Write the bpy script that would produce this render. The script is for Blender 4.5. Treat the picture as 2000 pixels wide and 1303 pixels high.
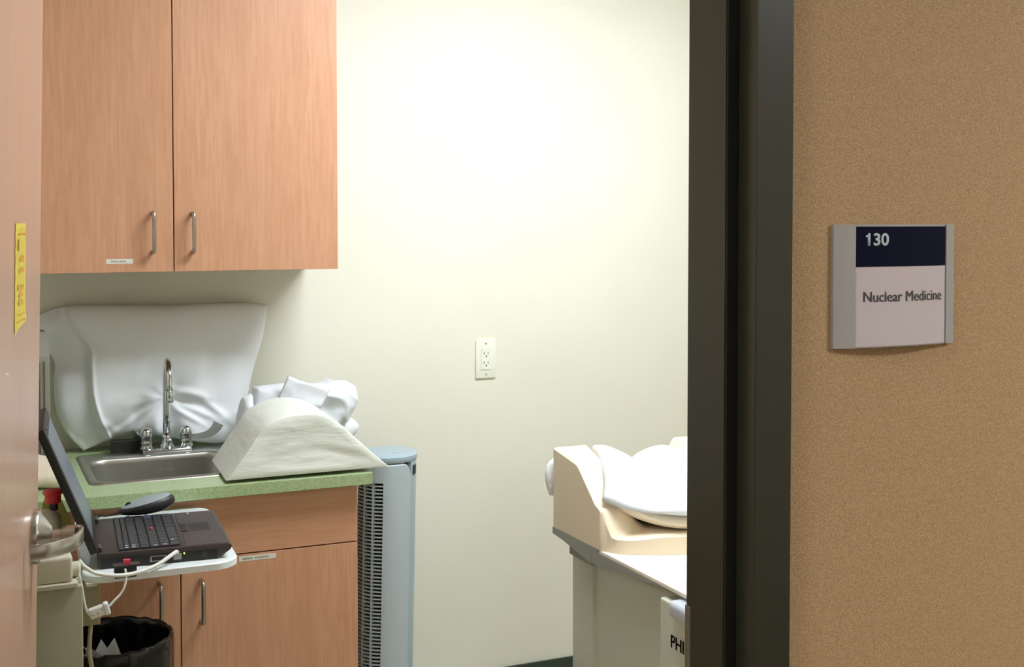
import bpy, bmesh, math, random
from mathutils import Vector, Matrix, noise
random.seed(7)
for o in list(bpy.data.objects): bpy.data.objects.remove(o)
SC = bpy.context.scene; COL = SC.collection
R = math.radians
# ---------------------------------------------------------------- camera
cam = bpy.data.cameras.new('camera'); cam.sensor_width = 36; cam.lens = 43.2
cam.shift_y = -149.5 / 2000; cam.clip_start = .02
co = bpy.data.objects.new('camera', cam); COL.objects.link(co)
co.location = (0, 0, 1.54)
co.rotation_euler = (Matrix.Rotation(R(-24.2), 3, 'Z') @ Matrix.Rotation(R(90 - 1.6), 3, 'X') @ Matrix.Rotation(R(-.08), 3, 'Z')).to_euler()
SC.camera = co
# ---------------------------------------------------------------- world, light, exposure
w = bpy.data.worlds.new('world'); SC.world = w; w.use_nodes = True
w.node_tree.nodes['Background'].inputs[0].default_value = (1, .95, .88, 1)
w.node_tree.nodes['Background'].inputs[1].default_value = .05
SC.view_settings.view_transform = 'Standard'; SC.view_settings.look = 'None'
SC.view_settings.exposure = 0.0; SC.view_settings.gamma = 1; SC.view_settings.use_curve_mapping = False
ROOM_LIGHTS = [((1.5, 2.30, 2.6), .56, 1.17, 28)]      # place, size, strength of the treatment room troffer
HALL_LIGHTS = [((2.7, -.35, 2.6), .56, 1.17, 22, 'right end'), ((-1.15, .45, 2.6), .56, .7, 20, 'left end, unseen and added to brighten the door frame reveal')]  # second troffer is an added, unseen lamp to brighten the door frame reveal
ROOM_COL = (.93, 1.0, 1.07); HALL_COL = (1.0, 1.0, .99)

# ---------------------------------------------------------------- materials
def srgb(r, g, b):
    f = lambda c: (c / 255 / 12.92) if c / 255 <= .04045 else ((c / 255 + .055) / 1.055) ** 2.4
    return (f(r), f(g), f(b), 1)
def mat(name, rgb, rough=.5, metal=0, rgb2=None, scale=(30, 30, 30), nscale=1.0, bump=0, bscale=None, detail=4, coat=0, emit=None, trans=0, contrast=(.35, .65), sheen=0, sss=0):
    m = bpy.data.materials.new(name); m.use_nodes = True
    nt = m.node_tree; b = nt.nodes['Principled BSDF']
    b.inputs['Base Color'].default_value = srgb(*rgb)
    b.inputs['Roughness'].default_value = rough; b.inputs['Metallic'].default_value = metal
    b.inputs['Coat Weight'].default_value = coat; b.inputs['Transmission Weight'].default_value = trans
    b.inputs['Sheen Weight'].default_value = sheen
    tc = nt.nodes.new('ShaderNodeTexCoord')
    def nz(sc, det):
        mp = nt.nodes.new('ShaderNodeMapping'); mp.inputs['Scale'].default_value = sc
        n = nt.nodes.new('ShaderNodeTexNoise'); n.inputs['Scale'].default_value = nscale; n.inputs['Detail'].default_value = det
        nt.links.new(tc.outputs['Object'], mp.inputs[0]); nt.links.new(mp.outputs[0], n.inputs[0]); return n
    if rgb2:
        n = nz(scale, detail); cr = nt.nodes.new('ShaderNodeValToRGB')
        cr.color_ramp.elements[0].position = contrast[0]; cr.color_ramp.elements[1].position = contrast[1]
        cr.color_ramp.elements[0].color = srgb(*rgb2); cr.color_ramp.elements[1].color = srgb(*rgb)
        nt.links.new(n.outputs[0], cr.inputs[0]); nt.links.new(cr.outputs[0], b.inputs['Base Color'])
    if bump:
        n = nz(bscale or scale, detail); bp = nt.nodes.new('ShaderNodeBump'); bp.inputs['Strength'].default_value = bump
        bp.inputs['Distance'].default_value = .005 if name == 'ivory_vinyl_cover' else .002
        nt.links.new(n.outputs[0], bp.inputs['Height']); nt.links.new(bp.outputs[0], b.inputs['Normal'])
    if emit:
        b.inputs['Emission Color'].default_value = (*emit[0], 1); b.inputs['Emission Strength'].default_value = emit[1]
    return m
def wood(name, c1, c2, c3, vertical=True, rough=.42):
    m = bpy.data.materials.new(name); m.use_nodes = True; nt = m.node_tree; b = nt.nodes['Principled BSDF']
    b.inputs['Roughness'].default_value = rough; b.inputs['Coat Weight'].default_value = .08
    tc = nt.nodes.new('ShaderNodeTexCoord')
    def nz(sc, d, dist=0):
        mp = nt.nodes.new('ShaderNodeMapping'); mp.inputs['Scale'].default_value = sc if vertical else (sc[2], sc[1], sc[0])
        n = nt.nodes.new('ShaderNodeTexNoise'); n.inputs['Scale'].default_value = 1; n.inputs['Detail'].default_value = d
        n.inputs['Distortion'].default_value = dist
        nt.links.new(tc.outputs['Object'], mp.inputs[0]); nt.links.new(mp.outputs[0], n.inputs[0]); return n
    a = nz((9, 9, 1.3), 3, 1.2); f = nz((150, 150, 9), 5, .4); k = nz((60, 60, 16), 6, 1.5)
    cr = nt.nodes.new('ShaderNodeValToRGB'); cr.color_ramp.elements[0].position = .3; cr.color_ramp.elements[1].position = .7
    cr.color_ramp.elements[0].color = srgb(*c1); cr.color_ramp.elements[1].color = srgb(*c2)
    nt.links.new(a.outputs[0], cr.inputs[0])
    r2 = nt.nodes.new('ShaderNodeValToRGB'); r2.color_ramp.elements[0].position = .38; r2.color_ramp.elements[1].position = .62
    r2.color_ramp.elements[0].color = (1, 1, 1, 1); r2.color_ramp.elements[1].color = (0, 0, 0, 1)
    nt.links.new(f.outputs[0], r2.inputs[0])
    mx = nt.nodes.new('ShaderNodeMix'); mx.data_type = 'RGBA'; mx.inputs[7].default_value = srgb(*c3)
    mu = nt.nodes.new('ShaderNodeMath'); mu.operation = 'MULTIPLY'
    mu2 = nt.nodes.new('ShaderNodeMath'); mu2.operation = 'MULTIPLY'; mu2.inputs[1].default_value = .9
    nt.links.new(r2.outputs[0], mu.inputs[0]); nt.links.new(k.outputs[0], mu.inputs[1]); nt.links.new(mu.outputs[0], mu2.inputs[0])
    nt.links.new(mu2.outputs[0], mx.inputs[0]); nt.links.new(cr.outputs[0], mx.inputs[6]); nt.links.new(mx.outputs[2], b.inputs['Base Color'])
    return m
M = {}
M['wall'] = mat('cream_paint', (238, 235, 220), .6, rgb2=(235, 232, 216), scale=(3, 3, 3), bump=.05, bscale=(260, 260, 260))
M['hall'] = mat('tan_wallcovering', (210, 178, 136), .75, rgb2=(162, 132, 94), scale=(520, 520, 520), bump=.2, bscale=(520, 520, 520), detail=3, contrast=(.3, .7))
M['hallpaint'] = mat('hall_cream_paint', (214, 208, 196), .7)
M['ceil'] = mat('ceiling_tile_paint', (202, 200, 190), .8)
M['wall2'] = mat('beige_side_paint', (206, 200, 180), .7)
M['floor'] = mat('floor_vinyl', (200, 194, 172), .45, rgb2=(188, 182, 160), scale=(40, 40, 40))
M['carpet'] = mat('hall_carpet', (120, 104, 84), .95, rgb2=(96, 84, 68), scale=(200, 200, 200))
M['rubber_base'] = mat('green_rubber', (50, 64, 50), .5)
M['frame'] = mat('olive_steel_paint', (47, 48, 35), .3, bump=.05, bscale=(500, 500, 500))
M['seal'] = mat('black_gasket', (14, 14, 12), .7)
M['maple'] = wood('maple_laminate', (200, 148, 115), (208, 157, 124), (188, 133, 98))
M['maple_h'] = wood('maple_laminate_across', (200, 148, 115), (208, 157, 124), (188, 133, 98), False)
M['doorwood'] = wood('door_veneer', (186, 150, 128), (192, 157, 137), (177, 138, 114), True, .3)
M['cab_in'] = mat('cabinet_case', (146, 106, 64), .6)
M['steel'] = mat('brushed_nickel', (176, 172, 166), .3, 1)
M['lever'] = mat('satin_chrome', (190, 186, 182), .26, 1)
M['chrome'] = mat('chrome', (215, 220, 225), .07, 1)
M['sink'] = mat('sink_stainless', (188, 187, 180), .34, 1, bump=.04, bscale=(20, 400, 400))
M['green'] = mat('green_laminate', (172, 190, 146), .3, rgb2=(150, 171, 122), scale=(240, 240, 240), contrast=(.4, .6))
M['linen'] = mat('white_cotton', (240, 243, 246), .85, bump=.1, bscale=(900, 900, 900), sheen=.2)
M['linen2'] = mat('white_sheet_cotton', (228, 231, 237), .85, sheen=.2)
M['foamcover'] = mat('ivory_vinyl_cover', (228, 231, 222), .5, bump=.5, bscale=(9, 9, 42), detail=3)
M['tape'] = mat('label_paper', (226, 222, 210), .5)
M['ink'] = mat('grey_ink', (150, 146, 140), .6)
M['black'] = mat('matte_black_plastic', (34, 32, 32), .45)
M['blackdeck'] = mat('charcoal_magnesium', (66, 58, 56), .45, bump=.04, bscale=(900, 900, 900))
M['key'] = mat('key_plastic', (58, 58, 62), .4)
M['keyblue'] = mat('blue_grey_key', (84, 98, 128), .4)
M['keypale'] = mat('pale_print', (170, 172, 176), .5)
M['screen'] = mat('lcd_with_reflection', (96, 106, 120), .3)  # grey lightened, puts the wall reflected in the screen into its colour
M['red'] = mat('red_plastic', (206, 46, 52), .35)
M['yellowplastic'] = mat('yellow_plate', (214, 206, 110), .5)
M['beige'] = mat('beige_enamel', (196, 192, 170), .45)
M['beige2'] = mat('grey_beige_enamel', (160, 158, 134), .5)
M['tan'] = mat('tan_bracket', (160, 148, 118), .6)
M['traywhite'] = mat('white_shelf_plastic', (228, 234, 234), .35)
M['cable'] = mat('white_cable', (222, 222, 214), .45)
M['cableb'] = mat('beige_cable', (184, 178, 148), .5)
M['bag'] = mat('black_bin_bag', (18, 17, 18), .16, bump=.5, bscale=(22, 22, 9), detail=3)
M['bin'] = mat('black_bin', (22, 20, 20), .4)
M['paper'] = mat('white_paper', (236, 240, 244), .7)
M['fan'] = mat('silver_fan_plastic', (180, 192, 196), .4)
M['fanblue'] = mat('blue_grey_plastic', (164, 182, 192), .35)
M['fandark'] = mat('fan_inside', (26, 30, 28), .8)
M['outlet'] = mat('ivory_outlet', (240, 240, 226), .35)
M['slot'] = mat('outlet_slots', (96, 92, 62), .7)
M['alu'] = mat('sign_aluminium', (178, 177, 177), .45, .3)
M['navy'] = mat('navy_insert', (7, 13, 42), .7)
M['navy'].node_tree.nodes['Principled BSDF'].inputs['Specular IOR Level'].default_value = .12
M['insert'] = mat('pale_insert', (214, 204, 208), .5)
M['sig_w'] = mat('sign_white_print', (196, 208, 216), .5)
M['sig_g'] = mat('sign_grey_print', (70, 66, 72), .6)
M['yellow'] = mat('yellow_sticker', (250, 234, 112), .5)
M['orange'] = mat('orange_print', (206, 140, 40), .6)
M['cradle'] = mat('cream_vinyl', (238, 222, 196), .45, bump=.12, bscale=(10, 50, 60), detail=4)
M['cradle2'] = mat('pale_cream_pad', (244, 232, 210), .5)
M['table'] = mat('table_white', (240, 234, 220), .4)
M['rail'] = mat('grey_rail', (150, 154, 146), .45)
M['scanner'] = mat('scanner_enamel', (200, 203, 186), .4)
M['lav'] = mat('lavender_grey_bumper', (188, 192, 204), .3)
M['logo'] = mat('dark_logo_print', (58, 66, 56), .5)
M['dispenser'] = mat('grey_plastic_box', (142, 138, 126), .5)
M['towelb'] = mat('cream_towel', (214, 200, 178), .9)
M['led'] = mat('green_led', (120, 230, 60), .4, emit=((.35, 1, .1), 2.5))
M['diff_room'] = mat('lit_diffuser', (255, 255, 255), .5, emit=(ROOM_COL, ROOM_LIGHTS[0][3]))
M['diff_hall'] = mat('lit_hall_diffuser', (255, 250, 240), .5, emit=(HALL_COL, 30))

# ---------------------------------------------------------------- helpers
def root_of(o):
    while o.parent: o = o.parent
    return o
def obj(name, bm, m, parent=None, smooth=False, weld=False):
    """one mesh object; bm may be a list of (bmesh, material)"""
    parts = bm if isinstance(bm, list) else [(bm, m)]
    me = bpy.data.meshes.new(name)
    off = -root_of(parent).location if parent else Vector((0, 0, 0))
    allb = bmesh.new()
    for i, (b, mm) in enumerate(parts):
        me.materials.append(mm)
        tmp = bpy.data.meshes.new('t'); b.to_mesh(tmp)
        n0 = len(allb.faces); allb.from_mesh(tmp); allb.faces.ensure_lookup_table()
        for f in allb.faces[n0:]: f.material_index = i
        bpy.data.meshes.remove(tmp); b.free()
    bmesh.ops.translate(allb, verts=allb.verts, vec=off)
    if smooth:
        for f in allb.faces: f.smooth = True
    bmesh.ops.recalc_face_normals(allb, faces=allb.faces)
    allb.to_mesh(me); allb.free()
    if smooth and smooth is not True:
        me.set_sharp_from_angle(angle=R(smooth))
    o = bpy.data.objects.new(name, me); COL.objects.link(o)
    if parent: o.parent = parent
    return o
def tag(o, label, cat, group=None, kind=None):
    if label: o['label'] = label
    if cat: o['category'] = cat
    if group: o['group'] = group
    if kind: o['kind'] = kind
    return o
def thing(name, label, cat, loc, group=None):
    o = bpy.data.objects.new(name, None); COL.objects.link(o); o.location = loc; o.empty_display_size = .05
    return tag(o, label, cat, group)
def struct(name, bm, m, parent=None, smooth=False):
    o = obj(name, bm, m, parent, smooth)
    if not parent: o['kind'] = 'structure'
    return o
def box(x0, x1, y0, y1, z0, z1, bev=0, seg=2, bm=None):
    b = bmesh.new()
    bmesh.ops.create_cube(b, size=1)
    for v in b.verts:
        v.co = Vector(((x0 + x1) / 2 + v.co.x * (x1 - x0), (y0 + y1) / 2 + v.co.y * (y1 - y0), (z0 + z1) / 2 + v.co.z * (z1 - z0)))
    if bev: bmesh.ops.bevel(b, geom=b.edges[:], offset=bev, segments=seg, affect='EDGES', profile=.6)
    if bm is not None: merge(bm, b); return bm
    return b
def merge(bm, b):
    t = bpy.data.meshes.new('t'); b.to_mesh(t); bm.from_mesh(t); bpy.data.meshes.remove(t); b.free(); return bm
def catmull(pts, n=8, closed=False):
    P = [Vector(p) for p in pts]; out = []
    N = len(P); rng = range(N if closed else N - 1)
    for i in rng:
        if closed: p0, p1, p2, p3 = P[(i - 1) % N], P[i], P[(i + 1) % N], P[(i + 2) % N]
        else: p0, p1, p2, p3 = P[max(i - 1, 0)], P[i], P[i + 1], P[min(i + 2, N - 1)]
        for k in range(n):
            t = k / n
            out.append(.5 * ((2 * p1) + (p2 - p0) * t + (2 * p0 - 5 * p1 + 4 * p2 - p3) * t * t + (3 * p1 - p0 - 3 * p2 + p3) * t ** 3))
    if not closed: out.append(P[-1])
    return out
def tube(pts, r, n=10, bm=None, cap=True, sx=1.0):
    """r: number or list of radii"""
    b = bm if bm is not None else bmesh.new(); P = [Vector(p) for p in pts]; rings = []
    up = Vector((0, 0, 1)); prevx = None
    for i, p in enumerate(P):
        t = (P[min(i + 1, len(P) - 1)] - P[max(i - 1, 0)]).normalized()
        if prevx is None:
            a = up if abs(t.dot(up)) < .9 else Vector((0, 1, 0)); x = t.cross(a).normalized()
        else: x = (prevx - t * prevx.dot(t)).normalized()
        y = t.cross(x); prevx = x; rr = r[i] if isinstance(r, (list, tuple)) else r
        rings.append([b.verts.new(p + x * math.cos(2 * math.pi * k / n) * rr * sx + y * math.sin(2 * math.pi * k / n) * rr) for k in range(n)])
    for a, c in zip(rings, rings[1:]):
        for k in range(n): b.faces.new((a[k], a[(k + 1) % n], c[(k + 1) % n], c[k]))
    if cap: b.faces.new(rings[0][::-1]); b.faces.new(rings[-1])
    return b
def lathe(prof, c, n=32, axis=(0, 0, 1), bm=None):
    """prof: list of (radius, height) along axis from c"""
    b = bm if bm is not None else bmesh.new(); ax = Vector(axis).normalized(); c = Vector(c)
    q = Vector((0, 0, 1)).rotation_difference(ax); rings = []
    for (r, h) in prof:
        if r < 1e-6: rings.append([b.verts.new(c + ax * h)])
        else: rings.append([b.verts.new(c + q @ Vector((r * math.cos(2 * math.pi * k / n), r * math.sin(2 * math.pi * k / n), h))) for k in range(n)])
    for a, d in zip(rings, rings[1:]):
        for k in range(n):
            k2 = (k + 1) % n
            if len(a) == 1 and len(d) == 1: continue
            if len(a) == 1: b.faces.new((a[0], d[k2], d[k]))
            elif len(d) == 1: b.faces.new((a[k], a[k2], d[0]))
            else: b.faces.new((a[k], a[k2], d[k2], d[k]))
    if len(rings[0]) > 1: b.faces.new(rings[0][::-1])
    if len(rings[-1]) > 1: b.faces.new(rings[-1])
    return b
def prism(poly, fn0, fn1, bm=None, bev=0, seg=2):
    """poly of 2-tuples mapped by fn0 / fn1 to 3-D for the two ends"""
    b = bmesh.new(); a = [b.verts.new(fn0(*p)) for p in poly]; c = [b.verts.new(fn1(*p)) for p in poly]; n = len(poly)
    b.faces.new(a[::-1]); b.faces.new(c)
    for i in range(n): b.faces.new((a[i], a[(i + 1) % n], c[(i + 1) % n], c[i]))
    if bev: bmesh.ops.bevel(b, geom=b.edges[:], offset=bev, segments=seg, affect='EDGES', profile=.6)
    if bm is not None: merge(bm, b); return bm
    return b
def grid(fn, nu, nv, bm=None, closed_u=False):
    b = bm if bm is not None else bmesh.new()
    V = [[b.verts.new(fn(i / nu, j / nv)) for j in range(nv + 1)] for i in range(nu + (0 if closed_u else 1))]
    for i in range(nu):
        for j in range(nv):
            i2 = (i + 1) % len(V)
            b.faces.new((V[i][j], V[i2][j], V[i2][j + 1], V[i][j + 1]))
    return b
def resample(pts, n):
    P = [Vector(p) for p in pts]; L = [0]
    for a, c in zip(P, P[1:]): L.append(L[-1] + (c - a).length)
    out = []; k = 0
    for i in range(n + 1):
        s = L[-1] * i / n
        while k < len(P) - 2 and L[k + 1] < s: k += 1
        d = L[k + 1] - L[k]; t = (s - L[k]) / d if d else 0
        out.append(P[k].lerp(P[k + 1], t))
    return out
def cushion(bottom, top, left, right, N, T, nu=70, nv=50, front=None, back=None, pw=.45, Tb=None, smoothc=True):
    """closed soft body over a four-sided patch. bottom/top run left to right, left/right run bottom to top"""
    if smoothc: bottom, top, left, right = [catmull(q, 10) if len(q) > 2 else q for q in (bottom, top, left, right)]
    B, Tp = resample(bottom, nu), resample(top, nu); Lf, Rt = resample(left, nv), resample(right, nv)
    N = Vector(N).normalized(); Tb = T if Tb is None else Tb
    def P(i, j):
        u, v = i / nu, j / nv
        return (B[i] * (1 - v) + Tp[i] * v + Lf[j] * (1 - u) + Rt[j] * u
                - (B[0] * (1 - u) * (1 - v) + B[nu] * u * (1 - v) + Tp[0] * (1 - u) * v + Tp[nu] * u * v))
    b = bmesh.new(); F, K = [], []
    for i in range(nu + 1):
        fr, kr = [], []
        for j in range(nv + 1):
            u, v = i / nu, j / nv; p = P(i, j); e = (max(0, 16 * u * (1 - u) * v * (1 - v))) ** pw
            wf = front(u, v, p) if front else 0; wb = back(u, v, p) if back else 0
            edge = i in (0, nu) or j in (0, nv)
            vf = b.verts.new(p + N * ((T * e + wf * min(1, e * 2.5)) if not edge else 0)); fr.append(vf)
            kr.append(vf if edge else b.verts.new(p - N * (Tb * e + wb)))
        F.append(fr); K.append(kr)
    for i in range(nu):
        for j in range(nv):
            b.faces.new((F[i][j], F[i + 1][j], F[i + 1][j + 1], F[i][j + 1]))
            q = (K[i][j], K[i][j + 1], K[i + 1][j + 1], K[i + 1][j])
            if len(set(q)) == 4:
                try: b.faces.new(q)
                except ValueError: pass
    return b
def text(s, w, h, bold=0):
    """text bmesh in the xy plane scaled to width w, height h, lower left at the origin"""
    cu = bpy.data.curves.new('t', 'FONT'); cu.body = s; cu.size = 1; cu.resolution_u = 4; cu.offset = bold
    o = bpy.data.objects.new('t', cu); COL.objects.link(o)
    dg = bpy.context.evaluated_depsgraph_get(); dg.update()
    me = bpy.data.meshes.new_from_object(o.evaluated_get(dg)); bpy.data.objects.remove(o); bpy.data.curves.remove(cu)
    b = bmesh.new(); b.from_mesh(me); bpy.data.meshes.remove(me)
    xs = [v.co.x for v in b.verts]; ys = [v.co.y for v in b.verts]
    x0, x1, y0, y1 = min(xs), max(xs), min(ys), max(ys)
    for v in b.verts: v.co = Vector(((v.co.x - x0) / (x1 - x0) * w, (v.co.y - y0) / (y1 - y0) * h, 0))
    return b
def remap(b, fn):
    for v in b.verts: v.co = fn(v.co.x, v.co.y, v.co.z)
    return b
def nz(p, s, seed=0): return noise.noise(Vector(p) * s + Vector((seed, seed * 1.7, seed * .3)))
def pull(x, y, z0, z1, out=.03, r=.005):
    """vertical bar pull in front of the plane y"""
    yf = y - out; e = .012
    pts = [(x, y, z0 + .004)] + catmull([(x, yf + e, z0 + .004), (x, yf + .003, z0 + .007), (x, yf, z0 + e + .004)], 4) + \
          catmull([(x, yf, z1 - e - .004), (x, yf + .003, z1 - .007), (x, yf + e, z1 - .004)], 4) + [(x, y, z1 - .004)]
    return tube(pts, r, 14)

# ================================================================ structure
WY = 3.5
struct('wall_back', box(-.5, 4.2, WY, WY + .1, 0, 2.6), M['wall'])
struct('wall_left', box(-.28, -.18, 1.335, WY, 0, 2.6), M['wall'])
struct('wall_right', box(3.6, 3.7, 1.335, WY, 0, 2.6), M['wall2'])
struct('ceiling', box(-1.6, 4.2, -1.7, WY + .1, 2.6, 2.7), M['ceil'])
struct('floor', box(-1.6, 4.2, 1.28, WY + .1, -.05, 0), M['floor'])
struct('floor_hall', box(-1.6, 4.2, -1.7, 1.28, -.05, 0), M['carpet'])
# doorway wall: hall side covered in tan wallcovering, room side cream, in one wall
wf = box(.895, 4.2, 1.215, 1.25, 0, 2.6); box(-1.6, -.065, 1.215, 1.25, 0, 2.6, bm=wf); box(-.065, .895, 1.215, 1.25, 2.16, 2.6, bm=wf)
wr = box(.895, 4.2, 1.25, 1.335, 0, 2.6); box(-1.6, -.065, 1.25, 1.335, 0, 2.6, bm=wr); box(-.065, .895, 1.25, 1.335, 2.16, 2.6, bm=wr)
struct('wall_front', [(wf, M['hall']), (wr, M['wall2'])], None)
struct('wall_hall', box(-1.6, 4.2, -1.8, -1.7, 0, 2.6), M['hallpaint'])
struct('wall_hall_left', box(-1.7, -1.6, -1.7, 1.335, 0, 2.6), M['hallpaint'])
struct('wall_hall_right', box(4.2, 4.3, -1.7, 1.335, 0, 2.6), M['hallpaint'])
struct('baseboard_back', box(.93, 3.6, WY - .008, WY, 0, .145, .003), M['rubber_base'])
struct('baseboard_hall', box(.91, 4.2, 1.207, 1.215, 0, .1, .003), M['rubber_base'])
# steel door frame: profile of one jamb in (x from opening, y), swept up; both jambs and the head
XJ, YF, YB = .8554, 1.2, 1.3494
prof = [(.8554 + .052, YF), (XJ + .0015, YF), (XJ, YF + .0015), (XJ, 1.2397), (.8386, 1.2397), (.8386, 1.312), (XJ, 1.312), (XJ, YB - .002), (XJ + .002, YB), (.8554 + .052, YB), (.8554 + .052, 1.335), (.895, 1.335), (.895, 1.215), (.8554 + .052, 1.215)]
fr = bmesh.new()
prism(prof, lambda x, y: (x, y, 0), lambda x, y: (x, y, 2.17), bm=fr)
XL = -.027
prism([(XL - (x - XJ), y) for x, y in prof][::-1], lambda x, y: (x, y, 0), lambda x, y: (x, y, 2.17), bm=fr)
prism([(2.12 + (x - XJ), y) for x, y in prof], lambda z, y: (XL, y, z), lambda z, y: (XJ, y, z), bm=fr)
LEAN = lambda b: remap(b, lambda x, y, z: Vector((x + (z - 2.0) * .0028, y, z)))
frame = struct('trim_1', LEAN(fr), M['frame'])
obj('door_seal', LEAN(box(.8392, .8550, 1.2360, 1.2397, 0, 2.12, .001)), M['seal'], frame)
sp = box(.8545, .8562, 1.3250, 1.3500, .885, 1.045, .0006)
st = obj('strike_plate', LEAN(sp), M['lever'], frame)
# corner bead line along the face edge of the frame
obj('caulk_line', LEAN(box(.9074, .9090, 1.2105, 1.2150, 0, 2.17)), M['seal'], frame)

# open door leaf hinged on the left jamb
DA = R(9.8); HX, HY = -.025, 1.345; TL = .021
def D(u, n, z):
    return Vector((HX + u * math.sin(DA) + n * math.cos(DA) + (z - 1.62) * TL, HY + u * math.cos(DA) - n * math.sin(DA), z))
db = remap(box(0, .895, -.044, 0, .012, 2.11, .0015), lambda u, n, z: D(u, n, z))
door = struct('door_1', db, M['doorwood'])
# lever set on the corridor face
UZ = 1.022; UC = .895 - .062
def lat_door(prof_, n0=0, seg=40):
    b = bmesh.new(); rings = []
    for r, h in prof_:
        rings.append([b.verts.new(D(UC + r * math.cos(2 * math.pi * k / seg), n0 + h, UZ + r * math.sin(2 * math.pi * k / seg))) for k in range(seg)])
    for a, c in zip(rings, rings[1:]):
        for k in range(seg): b.faces.new((a[k], a[(k + 1) % seg], c[(k + 1) % seg], c[k]))
    b.faces.new(rings[0][::-1]); b.faces.new(rings[-1]); return b
handle = obj('door_handle', lat_door([(.045, 0), (.045, .008), (.043, .011), (.036, .013), (.022, .024), (.014, .030)]), M['lever'], door, 35)
obj('neck', lat_door([(.0105, .028), (.0105, .044), (.0095, .0445), (.0095, .046), (.0125, .0465), (.0125, .066)]), M['lever'], handle, 35)
# lever band: leaves the neck, turns towards the hinge and returns to the door
path = catmull([(0, .060), (-.0, .0605), (-.012, .071), (.0, .075), (.03, .074), (.062, .066), (.092, .047), (.108, .026), (.112, .010)][3:], 6)
path = [(q.x, q.y) for q in [Vector((a.x, a.y, 0)) for a in [Vector((p.x, p.y, 0)) for p in path]]] if False else [(p[0], p[1]) for p in [(-.013, .050), (-.0135, .066), (-.010, .074), (0, .0765), (.02, .0765), (.045, .073), (.066, .065), (.084, .052), (.098, .036), (.106, .020), (.108, .009)]]
lb = bmesh.new(); rings = []
for i, (uu, nn) in enumerate(path):
    a = path[max(i - 1, 0)]; c = path[min(i + 1, len(path) - 1)]
    tx, ty = c[0] - a[0], c[1] - a[1]; L = math.hypot(tx, ty); px, py = -ty / L, tx / L
    th = .0035; hh = .0125 if i > 2 else .0125
    rings.append([lb.verts.new(D(UC - uu + s * px * -1 * th, nn + s * py * th, UZ + q)) for s, q in ((1, -hh + .002), (1, hh - .002), (.6, hh), (-.6, hh), (-1, hh - .002), (-1, -hh + .002), (-.6, -hh), (.6, -hh))])
for a, c in zip(rings, rings[1:]):
    for k in range(8): lb.faces.new((a[k], a[(k + 1) % 8], c[(k + 1) % 8], c[k]))
lb.faces.new(rings[0][::-1]); lb.faces.new(rings[-1])
obj('lever', lb, M['lever'], handle, 50)
hb = bmesh.new()
for z in (.3, 1.1, 1.85): lathe([(.007, 0), (.007, .11)], D(-.004, .006, z), 12, bm=hb)
obj('hinge', hb, M['steel'], door, 40)

# yellow notice on the door
ns = thing('door_notice', 'narrow yellow paper notice with orange print stuck on the open wooden door', 'sign', D(.64, .001, 1.45))
def Nt(u, z):  # curls off at the lower right corner
    c = max(0, (u - .66) / .03) * max(0, (1.44 - z) / .06); return D(u, .0012 + .002 * min(1.4, c) ** 2, z)
b = grid(lambda a, c: Nt(.588 + .108 * a + .002 * math.sin(40 * c), 1.378 + .162 * c + (.012 * a * (1 - c))), 14, 20)
bmesh.ops.solidify(b, geom=b.faces[:], thickness=.0006)
obj('paper_sheet', b, M['yellow'], ns, True)
def mk(u0, u1, z0, z1): return grid(lambda a, c: Nt(u0 + (u1 - u0) * a, z0 + (z1 - z0) * c) + Vector((.0012, -.0004, 0)), 4, 2)
b = bmesh.new()
for r in [(.61, .692, 1.5235, 1.5260), (.6, .69, 1.3935, 1.3955), (.61, .69, 1.4035, 1.4045), (.61, .624, 1.500, 1.517)]: merge(b, mk(*r))
for k, (uu, z0, n, st_) in enumerate([(.625, 1.484, 5, .0105), (.625, 1.466, 5, .0105), (.612, 1.440, 6, .0105), (.622, 1.430, 4, .0105), (.622, 1.418, 4, .0105)]):
    for q in range(n): merge(b, mk(uu + q * st_, uu + q * st_ + .0075, z0, z0 + .007 + .002 * ((q * 7 + k) % 3 - 1)))
obj('printed_lines', b, M['orange'], ns)

# ================================================================ ceiling lights (above the frame)
def troffer(loc, wx, wy, m, label, name='ceiling_light'):
    t = thing(name, label, 'light', loc); x, y, z = loc
    f = box(x - wx / 2, x + wx / 2, y - wy / 2, y - wy / 2 + .025, z - .02, z); box(x - wx / 2, x + wx / 2, y + wy / 2 - .025, y + wy / 2, z - .02, z, bm=f)
    box(x - wx / 2, x - wx / 2 + .025, y - wy / 2 + .025, y + wy / 2 - .025, z - .02, z, bm=f); box(x + wx / 2 - .025, x + wx / 2, y - wy / 2 + .025, y + wy / 2 - .025, z - .02, z, bm=f)
    obj('frame', f, M['ceil'], t)
    obj('diffuser', box(x - wx / 2 + .025, x + wx / 2 - .025, y - wy / 2 + .025, y + wy / 2 - .025, z - .012, z - .002), m, t)
for l, a, c, s in ROOM_LIGHTS: troffer(l, c, a, M['diff_room'], 'bright fluorescent troffer in the treatment room ceiling')
for l, a, c, s, e in HALL_LIGHTS: troffer(l, c, a, M['diff_hall'], 'fluorescent troffer in the hallway ceiling at its ' + e)

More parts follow.
